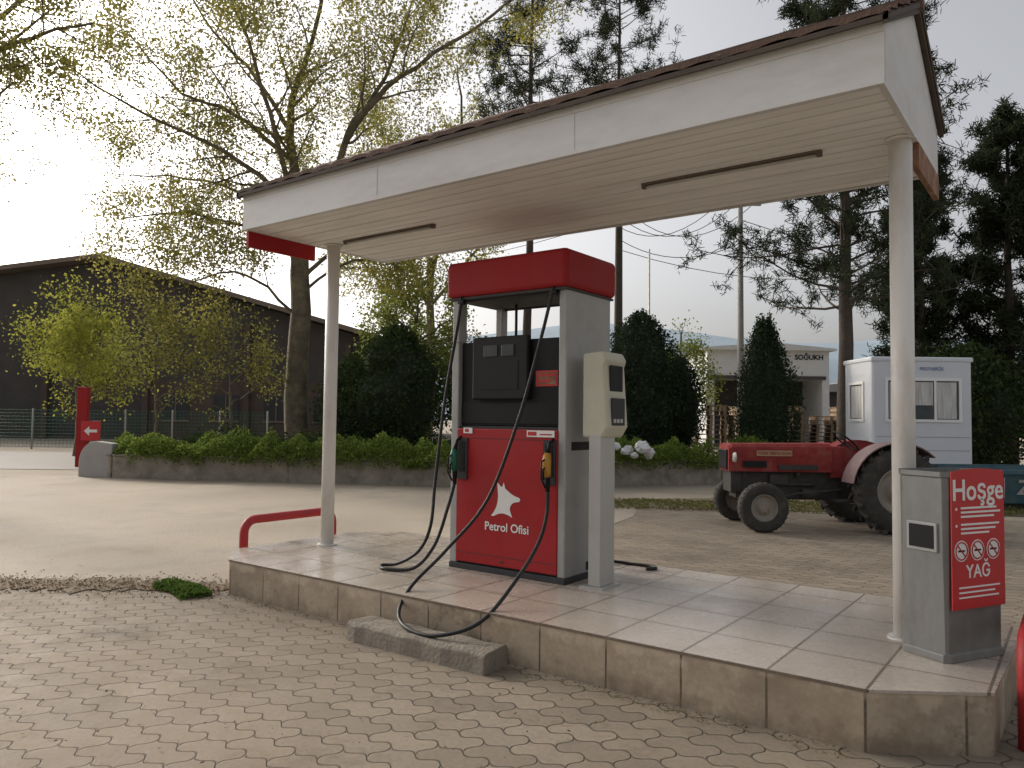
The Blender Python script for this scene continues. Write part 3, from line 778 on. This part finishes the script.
# ------------------------------------------------------------------ white cabin
T=thing('site_cabin','small white prefabricated site cabin standing behind the tractor','cabin',W(8.12,17.3),TH)
cw,cd,ch=2.27,1.45,2.98
b=B(); b.box(0,cw,0,cd,.35,ch); obj('cabin_wall',b,M['cabin'],T,bevel=.09,seg=3)
b=B(); b.box(-.02,cw+.02,-.02,cd+.02,ch-.08,ch+.03); obj('roof_edge',b,M['cabin'],T,bevel=.03)
for x in (.05,cw-.3):
    for y in (.1,cd-.3):
        b=B(); b.box(x,x+.25,y,y+.2,0,.36); obj('support_block',b,M['conc'],T)
def cwin(x0,x1,z0,z1,side=False,panes=2):
    b=B(); d=.06
    def bx(a0,a1,z0_,z1_,o0,o1,m):
        b.m=m
        if side: b.box(-o1,-o0,a0,a1,z0_,z1_)
        else: b.box(a0,a1,-o1,-o0,z0_,z1_)
    bx(x0,x1,z0,z1,0,.006,1)
    bx(x0-d,x0,z0-d,z1+d,0,.03,0); bx(x1,x1+d,z0-d,z1+d,0,.03,0); bx(x0,x1,z0-d,z0,0,.03,0); bx(x0,x1,z1,z1+d,0,.03,0)
    pw=(x1-x0)/panes
    for k in range(1,panes): bx(x0+pw*k-.025,x0+pw*k+.025,z0,z1,.006,.026,0)
    for k in range(panes): bx(x0+pw*k+.04,x0+pw*(k+1)-.05,z0+.02+.3*(k%2),z1-.03,.0065,.0085,2)
    obj('window',b,[M['frame'],M['glassd'],M['curtain']],T)
cwin(.35,1.95,1.60,2.47,panes=3); cwin(.45,1.1,1.6,2.4,True,1)
text('PREFABRİK',.11,M['bluelet'],T,(1.35,-.012,2.74),(math.pi/2,0,0),bold=.001)
for z in (.9,1.2):
    b=B(); b.box(.08,cw-.08,-.008,0,z,z+.012); obj('wall_seam',b,M['grey'],T)

# ------------------------------------------------------------------ blue skip
T=thing('waste_skip','weathered blue steel skip container standing beside the yard','skip',W(7.5,13.3),TH)
b=B()
bot=[(.3,0,.15),(3.3,0,.15),(3.3,1.5,.15),(.3,1.5,.15)]; top=[(0,-.12,.70),(3.6,-.12,.70),(3.6,1.62,.70),(0,1.62,.70)]
b.v+=bot+top
for q in ((3,2,1,0),(0,1,5,4),(1,2,6,5),(2,3,7,6),(3,0,4,7)): b.face(q)
obj('skip_body',b,M['skip'],T)
b=B(); b.box(-.05,3.65,-.19,-.12,.66,.73); b.box(-.05,3.65,1.62,1.69,.66,.73); b.box(-.05,0,-.12,1.62,.66,.73); b.box(3.6,3.65,-.12,1.62,.66,.73)
for x in (.5,.9,1.75,2.8): b.prism([(x,-.01,.15),(x,-.14,.68),(x,-.17,.68),(x,-.05,.15)],(.06,0,0))
obj('rim_rail',b,M['skip'],T)
b=B(); b.box(.4,3.2,.1,1.4,.0,.15); obj('skid',b,M['engine'],T)
text('Z',.36,M['pillar'],T,(1.30,-.082,.42),(rad(102),0,0),bold=.01)

# ------------------------------------------------------------------ planter wall & bed
wl=[(-10.6,20.6),(-9.9,18.6),(-9.3,18.15),(-5,17.5),(-1.3,17.0),(1.5,17.3),(5.0,18.6),(5.4,19.8)]
b=B()
for i in range(len(wl)-1):
    a=Vector(wl[i]); c=Vector(wl[i+1]); d=(c-a).normalized(); nn=Vector((-d.y,d.x))*.13
    q=[a-nn,c-nn,c+nn,a+nn]; b.prism([W(p.x,p.y,-.05) for p in q],(0,0,.57)); 
    q=[a-nn*1.2,c-nn*1.2,c+nn*1.2,a+nn*1.2]; b.prism([W(p.x,p.y,.52) for p in q],(0,0,.04))
o=obj('planter_wall',b,M['stone'],bevel=.02); tag(o,'low weathered stone wall edging the planted strip','wall')
bed=wl+[(7,26),(-8,27),(-11,25)]
sheet('planter_bed',[W(p[0],p[1])[:2] for p in bed],.46,M['soil'])
b=B(); prof=[(-.30,0),(-.30,.35)]+[(-.30+.45*(1-math.cos(a)),.35+.5*math.sin(a)) for a in [math.pi/2*k/7 for k in range(1,8)]]+[(.6,.80),(.6,0)]
b.prism([(x,-.12,z) for x,z in prof],(0,.26,0))
o=obj('planter_end',b,M['polec'],loc=W(-9.95,18.35,0),rotz=TH+rad(-12),bevel=.02); tag(o,'pale curved concrete end piece of the planter wall','wall')
def strip(name,label,cat,path,n,half,z0,hmax,size,mat,seed,kind=None,group=None,asp=.4):
    rs=np.random.RandomState(seed); segs=[]; tot=0
    for i in range(len(path)-1):
        l=math.dist(path[i],path[i+1]); segs.append((tot,l,path[i],path[i+1])); tot+=l
    Cc=[]
    for k in range(n):
        s=rs.rand()*tot
        for t0,l,a,c in segs:
            if s<=t0+l: break
        t=(s-t0)/l; r=a[0]+(c[0]-a[0])*t; f=a[1]+(c[1]-a[1])*t
        dx,dy=(c[0]-a[0])/l,(c[1]-a[1])/l; w=rs.uniform(-1,1)*half
        nz=.72+.55*noise.noise(Vector((s*.8,w*1.5,seed)))+.4*noise.noise(Vector((s*3,w*2,seed)))
        h=hmax*max(.08,nz)*(1-(abs(w)/half)**3*.5)*(rs.rand()**.45)
        p=W(r-dy*w,f+dx*w,z0+h); Cc.append(tuple(p))
    o=quadmesh(name,leafquads(np.array(Cc),size,rs,asp),[mat]); tag(o,label,cat,group,kind); return o
hp=[(-9.3,18.9),(-8.8,18.25),(-5,17.55),(-1.3,17.1),(1.5,17.4),(5.0,18.8)]
strip('hedge','low green hedge growing along the stone planter wall','hedge',hp,44000,.52,.34,.88,.08,L['hedge'],8)
strip('undergrowth','loose green undergrowth behind the hedge','plants',[(-9.5,21),(-5,20),(0,20),(3.5,20.5)],14000,1.8,.4,.75,.12,L['darkg'],9,kind='stuff')
strip('grass','grass growing in a strip by the tractor','grass',[(1.5,13.7),(5,13.4),(9,13.3),(13,12.4)],9000,.7,.0,.13,.06,L['grass'],10,kind='stuff')
strip('weeds','small green weeds and grass at the island corner','weeds',[(-3.0,6.75),(-2.75,6.6),(-2.55,6.35)],1500,.13,.0,.12,.045,L['weed'],12,kind='stuff',asp=.35)
strip('weeds','thin line of weeds at the paving edge','weeds',[(-2.4,6.2),(-.9,5.1),(.4,4.35),(1.5,3.48)],260,.02,.0,.03,.02,L['grass'],19,kind='stuff',asp=.25)
rs=np.random.RandomState(7); Cc=[]
for k in range(2600):
    t=rs.rand(); a=(-5.9,4.0); c=(-8.5,2.1)
    x=a[0]+(c[0]-a[0])*t+rs.normal()*.2; y=a[1]+(c[1]-a[1])*t+rs.normal()*.2; Cc.append((x,y,.014+rs.rand()*.012))
for k in range(700): 
    Cc.append((rs.uniform(-9,0),rs.uniform(.5,3.8),.012))
for k in range(500): 
    Cc.append((rs.uniform(-5.9,-.8),3.79-abs(rs.normal())*.04,.012))
V=leafquads(np.array(Cc),.02,rs,.6); V[:,:,2]=np.clip(V[:,:,2],.014,.03)
tag(quadmesh('leaf_litter',V,[L['litter']]),'scattered dry leaves and debris on the paving','leaves',kind='stuff')

# ------------------------------------------------------------------ buildings
T=thing('warehouse','large dark warehouse with low pitched roof beyond the road','warehouse',W(-26,46),TH)
b=B(); b.prism([(-30,0,0),(18,0,0),(18,0,6.0),(1.5,0,10.7),(-30,0,6.4)],(0,30,0)); obj('wall',b,M['dark'],T)
b=B()
for (xa,za),(xb,zb) in (((-30.5,6.3),(1.5,10.7)),((1.5,10.7),(18.6,5.9))):
    b.prism([(xa,-1,za+.03),(xb,-1,zb+.03),(xb,-1,zb+.3),(xa,-1,za+.3)],(0,31.5,0))
obj('roof',b,M['roofr'],T)
b=B(); b.box(4,17.9,-.12,-.01,0,3.6); obj('lower_wall',b,M['brickr'],T)
for x in (-20,-14,-8,-2,4,10,16):
    b=B(); b.box(x,x+.35,-.35,-.13,0,5.9 if x>12 else 7.0); obj('pilaster',b,M['brickr'],T)
for x in (5.2,8.2,11.2,14.2):
    b=B(); b.box(x,x+1.5,-.16,-.13,1.2,2.7); b.m=1; b.box(x-.08,x+1.58,-.2,-.165,1.1,1.2); b.box(x+.72,x+.78,-.2,-.165,1.2,2.7); obj('window',b,[M['dgrey'],M['roofr']],T)
b=B(); b.box(-18,-9,-.2,-.01,.0,4.2); obj('gate_panel',b,M['polew'],T,label='brown sliding gate')

T=thing('cold_store_hall','white industrial hall with dark open loading bay','industrial building',W(11.2,44),TH)
b=B(); b.box(0,7.0,0,10,4.0,5.6); b.box(0,.4,0,10,0,4.0); b.box(6.6,7.0,0,10,0,4.0); b.box(3.4,3.7,0,.3,0,4.0); obj('wall',b,M['bldw'],T)
b=B(); b.prism([(-.3,-.4,5.6),(7.3,-.4,5.6),(7.3,-.4,5.72),(3.5,-.4,6.05),(-.3,-.4,5.72)],(0,10.8,0)); obj('roof',b,M['bldw'],T)
b=B(); b.box(.4,6.6,3,3.2,0,4.0); obj('bay_interior',b,M['dark'],T)
text('SOĞUKH',.40,M['black'],T,(5.02,-.02,5.22),(math.pi/2,0,0),bold=.012,align='LEFT')
b=B(); b.box(.2,6.8,-.06,-.01,3.95,4.15); obj('bay_lintel',b,M['dark'],T)
T=thing('storage_shed','low grey storage shed with shallow roof in the yard','shed',W(17.6,48),TH)
b=B(); b.box(.6,8,0,6,0,3.4); obj('wall',b,M['dark'],T)
b=B(); b.prism([(.2,-.5,3.42),(8.4,-.5,3.42),(8.4,-.5,3.55),(4.3,-.5,4.2),(.2,-.5,3.55)],(0,7,0)); obj('roof',b,M['polec'],T)

rn=random.Random(11); first=None
def palletmesh():
    b=B()
    for lv in range(12):
        z=lv*.145; j=rn.uniform(-.03,.03)
        for k in range(6): b.box(-.6+j,.6+j,-.5+k*.18,-.5+k*.18+.1,z+.12,z+.14)
        for k in (-.55,-.05,.45): b.box(k+j,k+.1+j,-.5,.5,z,z+.12)
    return b
pb=palletmesh()
for i,(r,f,n_) in enumerate([(7.2,28,0),(8.5,28.4,1),(9.8,27.8,0),(11.1,28.2,1),(12.4,28,0),(9.2,29.8,0),(10.6,30,1)]):
    if first is None:
        o=obj('pallet_stack',pb,M['wood']); first=o
    else:
        o=first.copy(); COL.objects.link(o)
    o.location=W(r,f); o.rotation_euler=(0,0,TH+rn.uniform(-.15,.15)); o.scale=(1,1,1.0 if n_ else 1.2)
    tag(o,'stack of weathered wooden pallets in the storage yard','pallets','pallet stacks in front of the hall')
rn=random.Random(21)
for i in range(9):
    b=B(); rr=rn.uniform(.09,.18); b.lathe([(.001,-rr),(rr*.7,-rr*.6),(rr,0),(rr*.75,rr*.6),(.001,rr*.9)],(0,0,0),7)
    b.v=[(x*(1+rn.uniform(-.2,.2)),y*(1+rn.uniform(-.2,.2)),z*.8+rn.uniform(-.02,.02)) for x,y,z in b.v]; b.sm=[False]*len(b.f)
    o=obj('rock',b,M['bldw'],loc=W(2.75+rn.uniform(-.4,.5),16.95+rn.uniform(0,.5),.80+rn.uniform(-.1,.25)))
    tag(o,'pale whitewashed rock lying on the planter','rock','pale rocks in the planter')

# ------------------------------------------------------------------ fence, posts, signs
def fence(ra,fa,rb,fb,n_,label):
    T=thing('wire_fence',label,'fence',W(ra,fa),TH)
    for i in range(n_+1):
        t=i/n_; b=B(); x=(rb-ra)*t; y=(fb-fa)*t; b.cyl((x,y,0),(x,y,1.7),.035,n=8); obj('fence_post',b,M['polec'],T)
    b=B()
    for k in range(12):
        z=.1+k*.14; b.tube([(0,0,z),(rb-ra,fb-fa,z)],.008,4)
    m_=int(abs(rb-ra)/.16)
    for k in range(m_+1):
        t=k/m_; b.tube([((rb-ra)*t,(fb-fa)*t,.1),((rb-ra)*t,(fb-fa)*t,1.65)],.006,3)
    obj('wire_mesh',b,M['green'],T)
fence(-34,33,-10,31.5,12,'green wire mesh fence along the road before the warehouse')

T=thing('direction_sign','red roadside sign pillar with white arrow panel','sign',W(-12.0,21.6),TH)
b=B(); b.box(-.18,.12,-.08,.08,0,2.25); obj('sign_pillar',b,M['red2'],T,bevel=.015)
b=B(); b.box(-.02,.52,-.12,-.085,.75,1.30); obj('sign_panel',b,M['signred'],T,bevel=.01)
b=B(); y=-.123
b.prism([(.07,y,1.02),(.22,y,1.15),(.22,y,1.06),(.44,y,1.06),(.44,y,.98),(.22,y,.98),(.22,y,.89)],(0,-.004,0)); obj('arrow',b,M['whitep'],T)
b=B(); b.cyl((.45,0,0),(.45,0,.8),.04,n=10); obj('sign_leg',b,M['grey'],T)

def pole(nm,r,f,H,ra,mt,label,arm=True,z0=0):
    T=thing(nm,label,'pole',W(r,f,z0),TH)
    b=B(); b.cyl((0,0,0),(0,0,H),ra,ra*.6,n=12); obj('shaft',b,mt,T)
    if arm:
        b=B(); b.box(-.7,.7,-.05,.05,H-.5,H-.4); obj('crossarm',b,mt,T)
        for x in (-.6,0,.6):
            b=B(); b.cyl((x,0,H-.4),(x,0,H-.2),.035,n=8); obj('insulator',b,M['polec'],T)
pole('utility_pole',7.75,26,9.4,.13,M['polec'],'grey concrete utility pole carrying cables')
pole('utility_pole',4.2,30,9.8,.14,M['polew'],'dark wooden utility pole with crossarm')
pole('flag_pole',4.28,24,6.5,.045,M['postw'],'thin bare white flag pole in the planted strip',False,.4)
def wire(a,c,sag,r=.014):
    a=W(*a); c=W(*c); pts=[a.lerp(c,t/10)-Vector((0,0,sag*4*(t/10)*(1-t/10))) for t in range(11)]
    b=B(); b.tube(pts,r,4); tag(obj('power_cable',b,M['wire']),'thin black overhead power cable','cable','overhead power cables')
for dx in (-.6,0,.6): wire((4.2+dx,30,9.5),(7.75+dx,26,9.1),1.0)
wire((4.2,30,8.6),(7.75,26,7.6),.6); wire((4.2,30,8.2),(18,34,8.6),.9); wire((7.75,26,8.4),(26,40,9.5),.5); wire((4.2,30,9.5),(-12,46,10.5),.8)
wire((-14,14,12.6),(-6.6,28,9.4),.4,.018)

# ------------------------------------------------------------------ trees
limbs=[
 ([(.07,0,-.1),(0,0,2),(.05,.05,4.5),(-.05,.05,6.4),(.02,0,7.7)],.36,.21,None,0),
 ([(.02,0,7.6),(-.25,0,8.8),(-.45,.1,10.5),(0,.2,12),(.6,.1,15)],.17,.04,2,2.4),
 ([(.02,0,7.6),(.9,-.2,8.5),(1.6,-.5,9.9),(2.9,-.7,11.1),(4.9,-.6,12.6),(7,-.4,14.4)],.13,.025,2,2.4),
 ([(-.05,0,7.2),(-.9,-.3,8.1),(-2.1,-.6,9.0),(-4.3,-.9,9.9),(-6.4,-1.2,11.2)],.10,.018,2,2.3),
 ([(-.05,0,6.0),(-1.3,.4,6.9),(-3.5,.6,7.5),(-5.6,.5,7.3)],.07,.015,2,2.1),
 ([(-.4,.1,9.8),(-1.6,.5,11.6),(-3.0,.8,13.1),(-4.2,.9,15)],.08,.02,2,2.3),
 ([(1.0,-.2,8.6),(2.9,.4,8.2),(4.2,.6,8.9),(5.3,.7,8.6)],.06,.015,2,1.8),
 ([(1.3,-.4,9.3),(2.3,.3,11.6),(3.0,.5,14)],.09,.02,2,2.2),
 ([(0,0,6.8),(.3,1.3,8.2),(.2,3.0,9.6),(.8,4,12)],.10,.02,2,2.3),
 ([(0,0,7.0),(-.3,-1.2,8.6),(-.6,-2.4,10.6),(-1.5,-3,13)],.10,.02,2,2.3),
 ([(0,0,5.0),(1.2,.3,6.0),(2.3,.4,6.1),(3.2,.2,5.6)],.05,.015,2,1.6),
 ([(0,0,4.3),(-1.2,-.3,5.4),(-2.2,-.5,5.5),(-3.4,-.5,5.0)],.05,.015,2,1.6),
 ([(-.3,0,8.9),(-2,-.2,10.2),(-3.6,0,10.9),(-5.4,.3,12.8)],.08,.018,2,2.2),
 ([(.0,0,6.2),(-1.8,1.4,8.1),(-4.2,2.0,9.0),(-6.6,2.4,9.2)],.07,.018,2,2.1),
 ([(.0,0,5.4),(1.4,1.2,7.0),(3.4,2.0,7.4),(5.0,2.2,6.6)],.07,.018,2,1.8),
]
tree('plane_tree','large spreading tree with mottled trunk and sparse spring leaves',W(-6.15,22,0),limbs,L['plane'],M['bark'],2,8,.085,kids=(0,4,6,10),spread=.25)
limbs=[([(0,0,-.1),(.1,0,4),(0,0,7)],.3,.2,None,0),
 ([(0,0,6.5),(1.5,0,8.2),(3.2,-.2,9.2),(5.0,-.4,9.6)],.10,.02,2,1.9),
 ([(0,0,6.8),(1.2,.6,9),(2.6,1.1,11),(4.4,1.2,12)],.10,.02,2,1.9),
 ([(0,0,5.5),(1.8,-.5,6.8),(3.6,-.7,8.2)],.07,.02,2,1.6),
 ([(0,0,6.8),(1.8,-.5,7.8),(3.6,.5,10.4)],.08,.02,2,1.7),
 ([(0,0,6.9),(-.8,0,9),(-1,0,12)],.14,.03,1,1.2)]
tree('broadleaf_tree','tall tree with sparse spring leaves beside the yard',W(-13.8,16,0),limbs,L['plane'],M['bark'],6,7,.07,kids=(0,4,5,9),spread=.18)
limbs=[([(0,0,-.1),(.1,0,4),(0,0,8)],.22,.14,None,0),
 ([(0,0,7),(.6,0,10),(1.2,0,13),(1,0,16)],.12,.03,2,2.0),
 ([(0,0,6),(-1.2,0,9),(-1.8,0,12),(-2.4,0,14.5)],.1,.03,2,2.0),
 ([(0,0,6),(1.6,0,8),(3.0,0,10)],.09,.02,2,1.8),
 ([(0,0,5),(-1.6,0,6.6),(-3.0,0,8)],.09,.02,2,1.8)]
tree('broadleaf_tree','slender tree with thin olive foliage behind the pump island',W(-3.4,31,0),limbs,L['plane'],M['bark'],16,5,.10,kids=(0,4,5,8),spread=.22)
def small(label,r,f,H,sp,mt,seed,nl=6,ls=.11,tr=.09,z=0,name='young_tree',spr=.16,ks=(0,5,7,7)):
    rn=random.Random(seed); limbs=[([(0,0,-.1),(.05,0,H*.25),(0,0,H*.5),(.08,.05,H*.85)],tr,tr*.35,1,sp*.7)]
    for k in range(8):
        a=k*2.4+rn.random(); h0=H*(.28+.05*k); s=sp*(1-.06*k)
        limbs.append(([(0,0,h0),(s*.5*math.cos(a),s*.5*math.sin(a),h0+s*.35),(s*math.cos(a),s*math.sin(a),h0+s*.75)],tr*.5,.012,1,sp*.55))
    tree(name,label,W(r,f,z),limbs,mt,M['bark'],seed,nl,ls,kids=ks,spread=spr)
small('small tree with bright yellow-green spring foliage by the road',-15.3,27,6.6,1.8,L['yellow'],31,10,.10,spr=.26)
small('slender young tree with thin olive foliage',-10.0,21.5,5.2,1.2,L['young'],32,5,.08,z=.4,tr=.05,ks=(0,4,5,6))
small('young tree with sparse olive foliage near the large trunk',-7.7,21.0,5.0,1.2,L['young'],33,5,.08,z=.4,tr=.05,ks=(0,4,5,6))
small('young leafy tree with fresh light green leaves',-3.1,24.5,6.5,1.8,L['light'],34,10,.1,z=.4)
small('small light green tree beyond the planted strip',6.1,28,5.6,1.5,L['light'],35,5,.1)
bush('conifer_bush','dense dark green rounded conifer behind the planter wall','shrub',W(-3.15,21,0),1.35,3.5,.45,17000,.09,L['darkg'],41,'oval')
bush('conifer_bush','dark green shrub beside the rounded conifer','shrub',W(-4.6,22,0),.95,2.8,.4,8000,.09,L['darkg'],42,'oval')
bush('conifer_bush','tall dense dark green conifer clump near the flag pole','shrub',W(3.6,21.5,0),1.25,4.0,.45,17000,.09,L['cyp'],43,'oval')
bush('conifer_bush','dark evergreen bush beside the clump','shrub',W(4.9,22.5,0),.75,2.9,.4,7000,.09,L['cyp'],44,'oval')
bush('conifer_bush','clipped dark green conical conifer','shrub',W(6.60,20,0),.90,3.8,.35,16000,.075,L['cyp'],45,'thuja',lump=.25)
bush('shrub','broad low green shrub beside the tractor','shrub',W(5.9,19.2,0),.8,1.0,.05,4500,.09,L['hedge'],46)
pine('tall slim pine with bare dark trunk and sparse needles',W(.55,28),20,.2,11.5,3.6,51,56,nsub=6,k=12)
pine('tall pine with needled branches above the canopy',W(3.95,29),19,.2,10.6,4.4,57,50,nsub=6,k=12)
pine('tall pine with straight trunk and drooping dark branches',W(9.55,22),15.5,.25,4.6,4.3,53,84,nsub=8,k=20,taper=.5)
for i,(r,f,H,sp,z_) in enumerate([(14.4,27,11.4,2.3,1.0),(16.9,26,12.0,2.8,.8),(19.5,23,11,3.0,.8)]):
    pine('dense dark green pine standing behind the cabin',W(r,f),H,.22,z_,sp,60+i,110,nsub=8,k=14,nl=.24,nw=.04,taper=.6)
bush('shrub','dark overgrown bush behind the cabin','shrub',W(13.0,22,0),1.8,3.6,.1,12000,.14,L['darkg'],47,'oval')

rs=np.random.RandomState(15); Cc=[]
for k in range(26000):
    r=rs.uniform(-14,60); h=6.5+2.5*noise.noise(Vector((r*.25,3,0)))+1.2*noise.noise(Vector((r*.9,7,0)))
    if 3<r<33: h*=.36
    Cc.append(tuple(W(r,62+rs.uniform(-2,2),h*rs.rand()**.6)))
V=leafquads(np.array(Cc),.5,rs,.7)
tag(quadmesh('far_wood',V,[L['darkg']]),'dark belt of distant trees behind the buildings','trees',kind='stuff')

# ------------------------------------------------------------------ world, sun, camera
w=bpy.data.worlds.new('World'); SC.world=w; w.use_nodes=True; nt=w.node_tree
bg=nt.nodes['Background']
sky=nt.nodes.new('ShaderNodeTexSky'); sky.sky_type='NISHITA'; sky.sun_disc=False
EL,AZ=rad(27),rad(50)
sky.sun_elevation=EL; sky.sun_rotation=-(TH+AZ); sky.air_density=1.0; sky.dust_density=6.0; sky.ozone_density=1.0; sky.altitude=100
hs=nt.nodes.new('ShaderNodeHueSaturation'); hs.inputs['Saturation'].default_value=.22; hs.inputs['Value'].default_value=1.3
tn=nt.nodes.new('ShaderNodeMixRGB'); tn.blend_type='MULTIPLY'; tn.inputs['Fac'].default_value=1; tn.inputs['Color2'].default_value=(.99,.975,.975,1)
nt.links.new(sky.outputs[0],hs.inputs['Color']); nt.links.new(hs.outputs[0],tn.inputs['Color1']); nt.links.new(tn.outputs[0],bg.inputs['Color']); bg.inputs['Strength'].default_value=.15
sl=bpy.data.lights.new('sun','SUN'); sl.energy=2.0; sl.angle=rad(6); sl.color=(1,.86,.68)
so=bpy.data.objects.new('sun',sl); COL.objects.link(so)
sd=W(-math.sin(AZ)*math.cos(EL),math.cos(AZ)*math.cos(EL),math.sin(EL))
so.rotation_euler=sd.to_track_quat('Z','Y').to_euler()

cam=bpy.data.cameras.new('camera'); co=bpy.data.objects.new('camera',cam); COL.objects.link(co)
cam.sensor_width=36; cam.lens=27; cam.clip_end=4000; cam.clip_start=.05
co.matrix_world=Matrix.Translation((0,0,1.5))@Matrix.Rotation(TH,4,'Z')@Matrix.Rotation(rad(92.6),4,'X')@Matrix.Rotation(rad(.7),4,'Z')
SC.camera=co
SC.view_settings.view_transform='Standard'; SC.view_settings.look='None'; SC.view_settings.exposure=0
